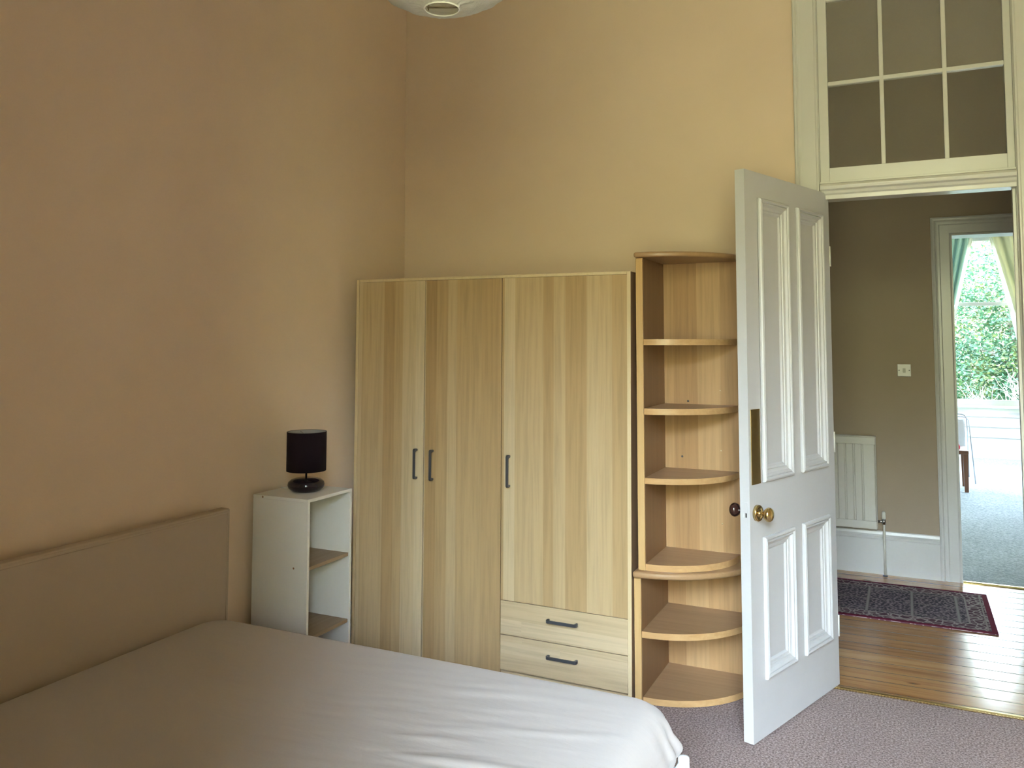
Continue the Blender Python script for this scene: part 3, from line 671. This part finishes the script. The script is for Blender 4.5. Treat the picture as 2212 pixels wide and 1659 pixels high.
# ------------------------------------------------------------------ room across the hall
GX0,GX1,GY0,GY1=-2.6,3.6,HY1+FWT,12.40
S(bx(GX0,GX1,HY1+.001,GY1+.25,-.12,.006).build('floor_far',M_carpet2))
S(bx(GX0,GX1,HY1+.2,GY1+.25,ZC,ZC+.12).build('ceiling_far',M_ceil))
for nm_,xa,xb,wn_ in (('wall_far_left',GX0-.12,GX0,6),('wall_far_right',GX1,GX1+.12,7)):
    m=MB(); m.box(xa,xb,GY0,10.2,0,ZC); m.box(xa,xb,11.7,GY1+.25,0,ZC); m.box(xa,xb,10.2,11.7,0,.9); m.box(xa,xb,10.2,11.7,2.8,ZC); S(m.build(nm_,M_far))
    m=MB(); m.box(xa+.03,xb-.03,10.2,10.26,.9,2.8); m.box(xa+.03,xb-.03,11.64,11.7,.9,2.8); m.box(xa+.03,xb-.03,10.92,10.98,.9,2.8)  # side windows added out of view to bring more daylight into this room
    for z_ in (.9,1.80,2.74): m.box(xa+.035,xb-.035,10.2,11.7,z_,z_+.06)
    w_=S(m.build('window_%d'%wn_,M_white)); bx(xa+.05,xa+.054,10.26,11.64,.96,2.74).build('glass_pane',M_glass,w_)
wins=[(-1.00,.10),(.50,1.62),(2.00,3.10)]; WZ0,WZ1=.68,2.92
m=MB(); xs=[GX0]+[c for w_ in wins for c in w_]+[GX1]
for i in range(0,len(xs),2): m.box(xs[i],xs[i+1],GY1,GY1+.25,.006,ZC)
for a,b_ in wins: m.box(a,b_,GY1,GY1+.25,.006,WZ0); m.box(a,b_,GY1,GY1+.25,WZ1,ZC)
S(m.build('wall_far_window',M_far))
for i,(a,b_) in enumerate(wins):
    m=MB(); y=GY1+.10
    m.box(a,a+.05,y,y+.05,WZ0,WZ1); m.box(b_-.05,b_,y,y+.05,WZ0,WZ1); m.box(a,b_,y,y+.05,WZ1-.075,WZ1); m.box(a,b_,y,y+.05,WZ0,WZ0+.07); m.box(a,b_,y-.02,y+.045,1.985,2.030)
    w_=S(m.build('window_%d'%(i+3),M_white,bevel=.003))
    bx(a+.05,b_-.05,y+.022,y+.026,WZ0+.07,1.985).build('glass_pane',M_glass,w_); bx(a+.05,b_-.05,y+.022,y+.026,2.030,WZ1-.075).build('glass_pane',M_glass,w_)
    m=MB(); m.box(a-.05,b_+.05,GY1-.05,GY1+.099,WZ0-.03,WZ0-.0005); m.build('window_sill',M_white,w_,bevel=.006)
# panelled apron below the windows
m=MB(); m.prism([(GY1,.0065),(GY1-.030,.0065),(GY1-.030,.17),(GY1-.022,.19),(GY1-.012,.21),(GY1-.006,.215),(GY1-.006,.27),(GY1-.022,.275),(GY1-.022,.29),(GY1-.006,.30),(GY1-.006,.40),(GY1-.024,.41),(GY1-.024,.43),(GY1-.006,.44),(GY1-.006,.53),(GY1-.020,.54),(GY1-.020,.56),(GY1-.006,.57),(GY1-.003,.60),(GY1,.60)],GX0,GX1,'x'); S(m.build('baseboard_far',M_white))
# curtains of the middle window
M_curt=bpy.data.materials.new('cream_curtain'); M_curt.use_nodes=True
def cloth_m(m,c,tc_,f=.45):
    nn=m.node_tree; pb=nn.nodes['Principled BSDF']; pb.inputs['Base Color'].default_value=(*c,1); pb.inputs['Roughness'].default_value=.9
    trn=nn.nodes.new('ShaderNodeBsdfTranslucent'); trn.inputs[0].default_value=(*tc_,1); mxs=nn.nodes.new('ShaderNodeMixShader'); mxs.inputs[0].default_value=f
    nn.links.new(pb.outputs[0],mxs.inputs[1]); nn.links.new(trn.outputs[0],mxs.inputs[2]); nn.links.new(mxs.outputs[0],nn.nodes['Material Output'].inputs[0])
cloth_m(M_curt,(.72,.72,.50),(.30,.30,.17),.30)
M_curt2=bpy.data.materials.new('teal_curtain'); M_curt2.use_nodes=True; cloth_m(M_curt2,(.40,.62,.56),(.10,.20,.18),.25)
M_voile=bpy.data.materials.new('white_curtain_edging'); M_voile.use_nodes=True; cloth_m(M_voile,(.85,.85,.80),(.75,.75,.70),.6)
def curtain(side, fx_in, x_out, mt, zt, zb, folds):
    m=MB(); nu,nz=72,60; vs=[]
    for j in range(nz+1):
        z=zt+(zb-zt)*j/nz; xi=fx_in(z)
        for i in range(nu+1):
            u=i/nu; x=x_out+(xi-x_out)*u; a=.028*(.55+.45*abs(xi-x_out)/.55)
            vs.append((x,a*math.sin(2*PI*folds*u+.6*math.sin(z*1.3)),z))
    m.add(vs,[(j*(nu+1)+i,j*(nu+1)+i+1,(j+1)*(nu+1)+i+1,(j+1)*(nu+1)+i) for j in range(nz) for i in range(nu)],True); return m
YC=GY1-.075
def fl(z):
    if z>1.75: return .785-(2.87-z)*.225
    return .535+.0*(1.75-z)
def frr(z):
    if z>1.45: return 1.045+(2.87-z)*.235
    return 1.378
lcn=empty('curtain',(0,YC,0)); tag(lcn,'teal curtain swept to the left of the far window, white leading edge','curtain')
o=curtain(-1,fl,.36,M_curt2,2.88,.62,5).build('curtain_panel',M_curt2,lcn); so=o.modifiers.new('s','SOLIDIFY'); so.thickness=.003
o=curtain(1,lambda z:fl(z)+.045,.36,M_voile,2.875,.62,1).v
e=MB(); vs=[]; nz=60
for j in range(nz+1):
    z=2.88+(.62-2.88)*j/nz; xi=fl(z)
    for i in range(5): vs.append((xi+.001+.011*i,-.012*math.sin(i*1.5),z))
e.add(vs,[(j*5+i,j*5+i+1,(j+1)*5+i+1,(j+1)*5+i) for j in range(nz) for i in range(4)],True); o=e.build('curtain_edging',M_voile,lcn); so=o.modifiers.new('s','SOLIDIFY'); so.thickness=.003
rcn=empty('curtain',(0,YC,0)); tag(rcn,'cream curtain swept to the right of the far window, white leading edge','curtain')
o=curtain(1,frr,1.80,M_curt,2.88,.62,5).build('curtain_panel',M_curt,rcn); so=o.modifiers.new('s','SOLIDIFY'); so.thickness=.003
e=MB(); vs=[]
for j in range(nz+1):
    z=2.88+(.62-2.88)*j/nz; xi=frr(z); wd_=.018+.02*max(0,min(1,(2.6-z)))
    for i in range(5): vs.append((xi-.001-wd_*i*.5,-.012*math.sin(i*1.5),z))
e.add(vs,[(j*5+i,j*5+i+1,(j+1)*5+i+1,(j+1)*5+i) for j in range(nz) for i in range(4)],True); o=e.build('curtain_edging',M_voile,rcn); so=o.modifiers.new('s','SOLIDIFY'); so.thickness=.003
cr=MB(); cr.tube([(.25,YC,2.90),(1.90,YC,2.90)],.012,12); o=cr.build('curtain_rail',M_white,None); tag(o,'white rail holding both curtains of the far window','curtain rail')
# low wooden stool with a red cushion
M_walnut=woodgrain('reddish_brown_wood',(.16,.065,.035),(.22,.10,.055),'z',.4)
M_red=mat('red_fabric',(.45,.03,.04),.9,spec=.1)
stl=empty('stool',(.49,9.50,.0065)); tag(stl,'low brown wooden stool seen past the far door frame','stool')
SL=.62; SD=.42
m=MB(); m.box(-SL,.045,-.02,SD,.375,.412); m.build('seat',M_walnut,stl,bevel=.006)
for (x,y) in ((.018,.004),(-SL+.02,.004),(.018,SD-.03),(-SL+.02,SD-.03)):
    b=MB(); b.add([(x-.018,y-.018,0),(x+.018,y-.018,0),(x+.018,y+.018,0),(x-.018,y+.018,0),(x-.024,y-.024,.3745),(x+.024,y-.024,.3745),(x+.024,y+.024,.3745),(x-.024,y+.024,.3745)],[(0,3,2,1),(4,5,6,7),(0,1,5,4),(1,2,6,5),(2,3,7,6),(3,0,4,7)]); b.build('leg',M_walnut,stl,bevel=.003)
m=MB(); m.box(-SL+.03,-.028,.0,SD-.02,0,.055); cu=m.build('cushion',M_red,None,bevel=.022,seg=4,loc=(.49,9.50,.4187)); tag(cu,'red seat cushion lying on the low brown stool','cushion')
# clothes airer with a white sheet
air=empty('clothes_airer',(.55,10.10,.0065)); tag(air,'grey metal tube clothes airer standing behind the stool','clothes airer')
M_tube=mat('grey_coated_tube',(.42,.45,.50),.35,.3)
def uframe(yb,yt,zt,r=.006,x0=-.95,x1=.075,xt=.045):
    m=MB(); p=[(x1,yb,0)]
    for i in range(7):
        a=PI/2*i/6; p.append((xt-.06+.06*math.cos(a),yt,zt-.06+.06*math.sin(a)))
    for i in range(7):
        a=PI/2*i/6; p.append((x0+.06-.06*math.sin(a),yt,zt-.06+.06*math.cos(a)))
    p.append((x0-.03,yb,0)); m.tube(p,r,10); return m
uframe(0,.26,.682).build('leg_frame',M_tube,air); uframe(.50,.20,.715,.0055,-.93,.045,.022).build('leg_frame',M_tube,air)
for y_ in (.235,): 
    m=MB(); m.tube([(-.90,y_,.655),(.03,y_,.655)],.004,8); m.build('rail',M_tube,air)
M_wcloth=mat('white_linen',(.80,.82,.84),.9)
m=MB(); vs=[]; nx_,nz_=40,24
for j in range(nz_+1):
    for i in range(nx_+1):
        vs.append((-.80+.80*i/nx_, .010*math.sin(i*.9)*j/nz_+(0 if j else .0), -.62*j/nz_*(.62)))
m.add(vs,[(j*(nx_+1)+i,j*(nx_+1)+i+1,(j+1)*(nx_+1)+i+1,(j+1)*(nx_+1)+i) for j in range(nz_) for i in range(nx_)],True)
o=m.build('bed_linen',M_wcloth,None,loc=(.555,10.325,.658)); so=o.modifiers.new('s','SOLIDIFY'); so.thickness=.004; tag(o,'white cloth hanging over the clothes airer','cloth')

# ------------------------------------------------------------------ garden outside the far window
M_grass=carpet('grass',(.02,.04,.01),(.03,.06,.015),(.05,.09,.02),30)
S(bx(-14,18,GY1+.26,45,-.75,-.6).build('ground_garden',M_grass))
def leafmat(name,c):
    m=bpy.data.materials.new(name); m.use_nodes=True; nn=m.node_tree; pb=nn.nodes['Principled BSDF']; pb.inputs['Roughness'].default_value=.6
    oi=nn.nodes.new('ShaderNodeTexCoord'); no=nn.nodes.new('ShaderNodeTexNoise'); no.inputs['Scale'].default_value=2.3; no.inputs['Detail'].default_value=6; nn.links.new(oi.outputs['Object'],no.inputs['Vector'])
    r=nn.nodes.new('ShaderNodeValToRGB'); e=r.color_ramp.elements; e[0].position=.35; e[0].color=(*c[0],1); e[1].position=.62; e[1].color=(*c[2],1); k=e.new(.5); k.color=(*c[1],1)
    nn.links.new(no.outputs['Fac'],r.inputs[0]); nn.links.new(r.outputs[0],pb.inputs['Base Color'])
    trn=nn.nodes.new('ShaderNodeBsdfTranslucent'); nn.links.new(r.outputs[0],trn.inputs[0]); mxs=nn.nodes.new('ShaderNodeMixShader'); mxs.inputs[0].default_value=.4
    nn.links.new(pb.outputs[0],mxs.inputs[1]); nn.links.new(trn.outputs[0],mxs.inputs[2]); nn.links.new(mxs.outputs[0],nn.nodes['Material Output'].inputs[0]); return m
M_leaf=leafmat('tree_leaves',((.013,.048,.020),(.024,.072,.032),(.075,.09,.022)))
M_leaf2=leafmat('hedge_leaves',((.010,.032,.018),(.017,.045,.026),(.03,.06,.03)))
M_bark=woodgrain('bark',(.09,.07,.05),(.14,.11,.08))
M_twig=mat('pale_dry_twigs',(.22,.20,.18),.8)
def foliage(blobs,n,size,seed):
    rnd=random.Random(seed); m=MB(); tot=sum(b_[3]**2 for b_ in blobs)
    for (bx_,by_,bz_,br) in blobs:
        for _ in range(int(n*br*br/tot)):
            while True:
                d=Vector((rnd.uniform(-1,1),rnd.uniform(-1,1),rnd.uniform(-1,1)))
                if .05<d.length<1: break
            d.normalize(); p=Vector((bx_,by_,bz_))+d*br*(rnd.random()**.33)
            a=Vector((rnd.uniform(-1,1),rnd.uniform(-1,1),rnd.uniform(-.7,.3))).normalized(); b2=a.cross(Vector((rnd.uniform(-1,1),rnd.uniform(-1,1),rnd.uniform(-1,1)))).normalized(); s=size*rnd.uniform(.6,1.3)
            c_=a.cross(b2)*s*.12
            m.add([p,p+a*s*.5+b2*s*.28+c_,p+a*s,p+a*s*.5-b2*s*.28+c_],[(0,1,2,3)])
    return m
def tree(x,y,h,blobs,n,size,seed,mt,label):
    t=empty('tree',(x,y,-.6)); tag(t,label,'tree',)
    rnd=random.Random(seed+50)
    m=MB(); m.tube([(0,0,0),(.05,.02,h*.25),(-.03,.05,h*.5),(.02,0,h*.8)],[.16,.13,.10,.05],12); m.build('trunk',M_bark,t)
    m=MB()
    for b_ in blobs:
        m.tube([(0,0,h*.35),((b_[0])*.5,(b_[1])*.5,h*.35+(b_[2]-h*.35)*.6),(b_[0],b_[1],b_[2])],[.06,.04,.012],8)
    m.build('branches',M_bark,t)
    foliage(blobs,n,size,seed).build('foliage',mt,t,recalc=False)
    return t
tree(1.9,18.5,4.6,[(0,0,2.6,1.5),(-.7,-.5,2.0,1.2),(.8,-.6,1.5,1.2),(0,-.6,3.3,1.1),(-1.3,.4,1.3,1.1),(1.5,.5,2.6,1.3),(.2,-.4,.9,1.1)],30000,.085,1,M_leaf,'leafy green tree filling the view through the far window')
tree(-4.9,20,5.5,[(0,0,3.2,2.0),(-1.0,-.5,2.2,1.7),(1.2,-.6,1.8,1.6),(0,-.6,.9,1.5)],9000,.11,2,M_leaf2,'dark green tree standing left of the view through the far window')
tree(8.3,21,5.5,[(0,0,3.2,2.1),(-1.2,-.5,2.0,1.7),(1.2,-.6,1.8,1.6),(-.3,-.6,.9,1.5)],9000,.11,3,M_leaf2,'dark green tree standing right of the view through the far window')
hb2=[(x_*1.0-6,27+.5*math.sin(x_),.8+.5*math.sin(x_*1.7),1.5) for x_ in range(16)]
hd=empty('hedge',(0,1.0,-.6)); tag(hd,'tall hedge closing the garden behind the trees','hedge'); foliage(hb2,26000,.14,4).build('foliage',M_leaf2,hd,recalc=False)
# pale dry twiggy shrub close to the window
shb=empty('shrub',(1.42,14.6,-.6)); tag(shb,'pale dry twiggy shrub just outside the far window','shrub')
m=MB(); rnd=random.Random(11)
def twig(p,d,l,r,depth):
    pts=[p]; q_=p.copy(); dd=d.copy()
    for i in range(4):
        dd=(dd+Vector((rnd.uniform(-.25,.25),rnd.uniform(-.25,.25),rnd.uniform(-.05,.18)))).normalized(); q_=q_+dd*l/4; pts.append(q_.copy())
    m.tube(pts,[r,r*.9,r*.8,r*.7,r*.5],5,False)
    if depth>0:
        for k in range(3):
            s_=pts[rnd.choice((2,3,4))]; nd=(dd+Vector((rnd.uniform(-.9,.9),rnd.uniform(-.9,.9),rnd.uniform(-.5,.5)))).normalized(); twig(s_,nd,l*.62,r*.62,depth-1)
for k in range(9):
    a=rnd.uniform(0,2*PI); twig(Vector((.12*math.cos(a),.12*math.sin(a),0)),Vector((.4*math.cos(a),.4*math.sin(a),1)).normalized(),.85,.011,3)
m.build('stems',M_twig,shb)
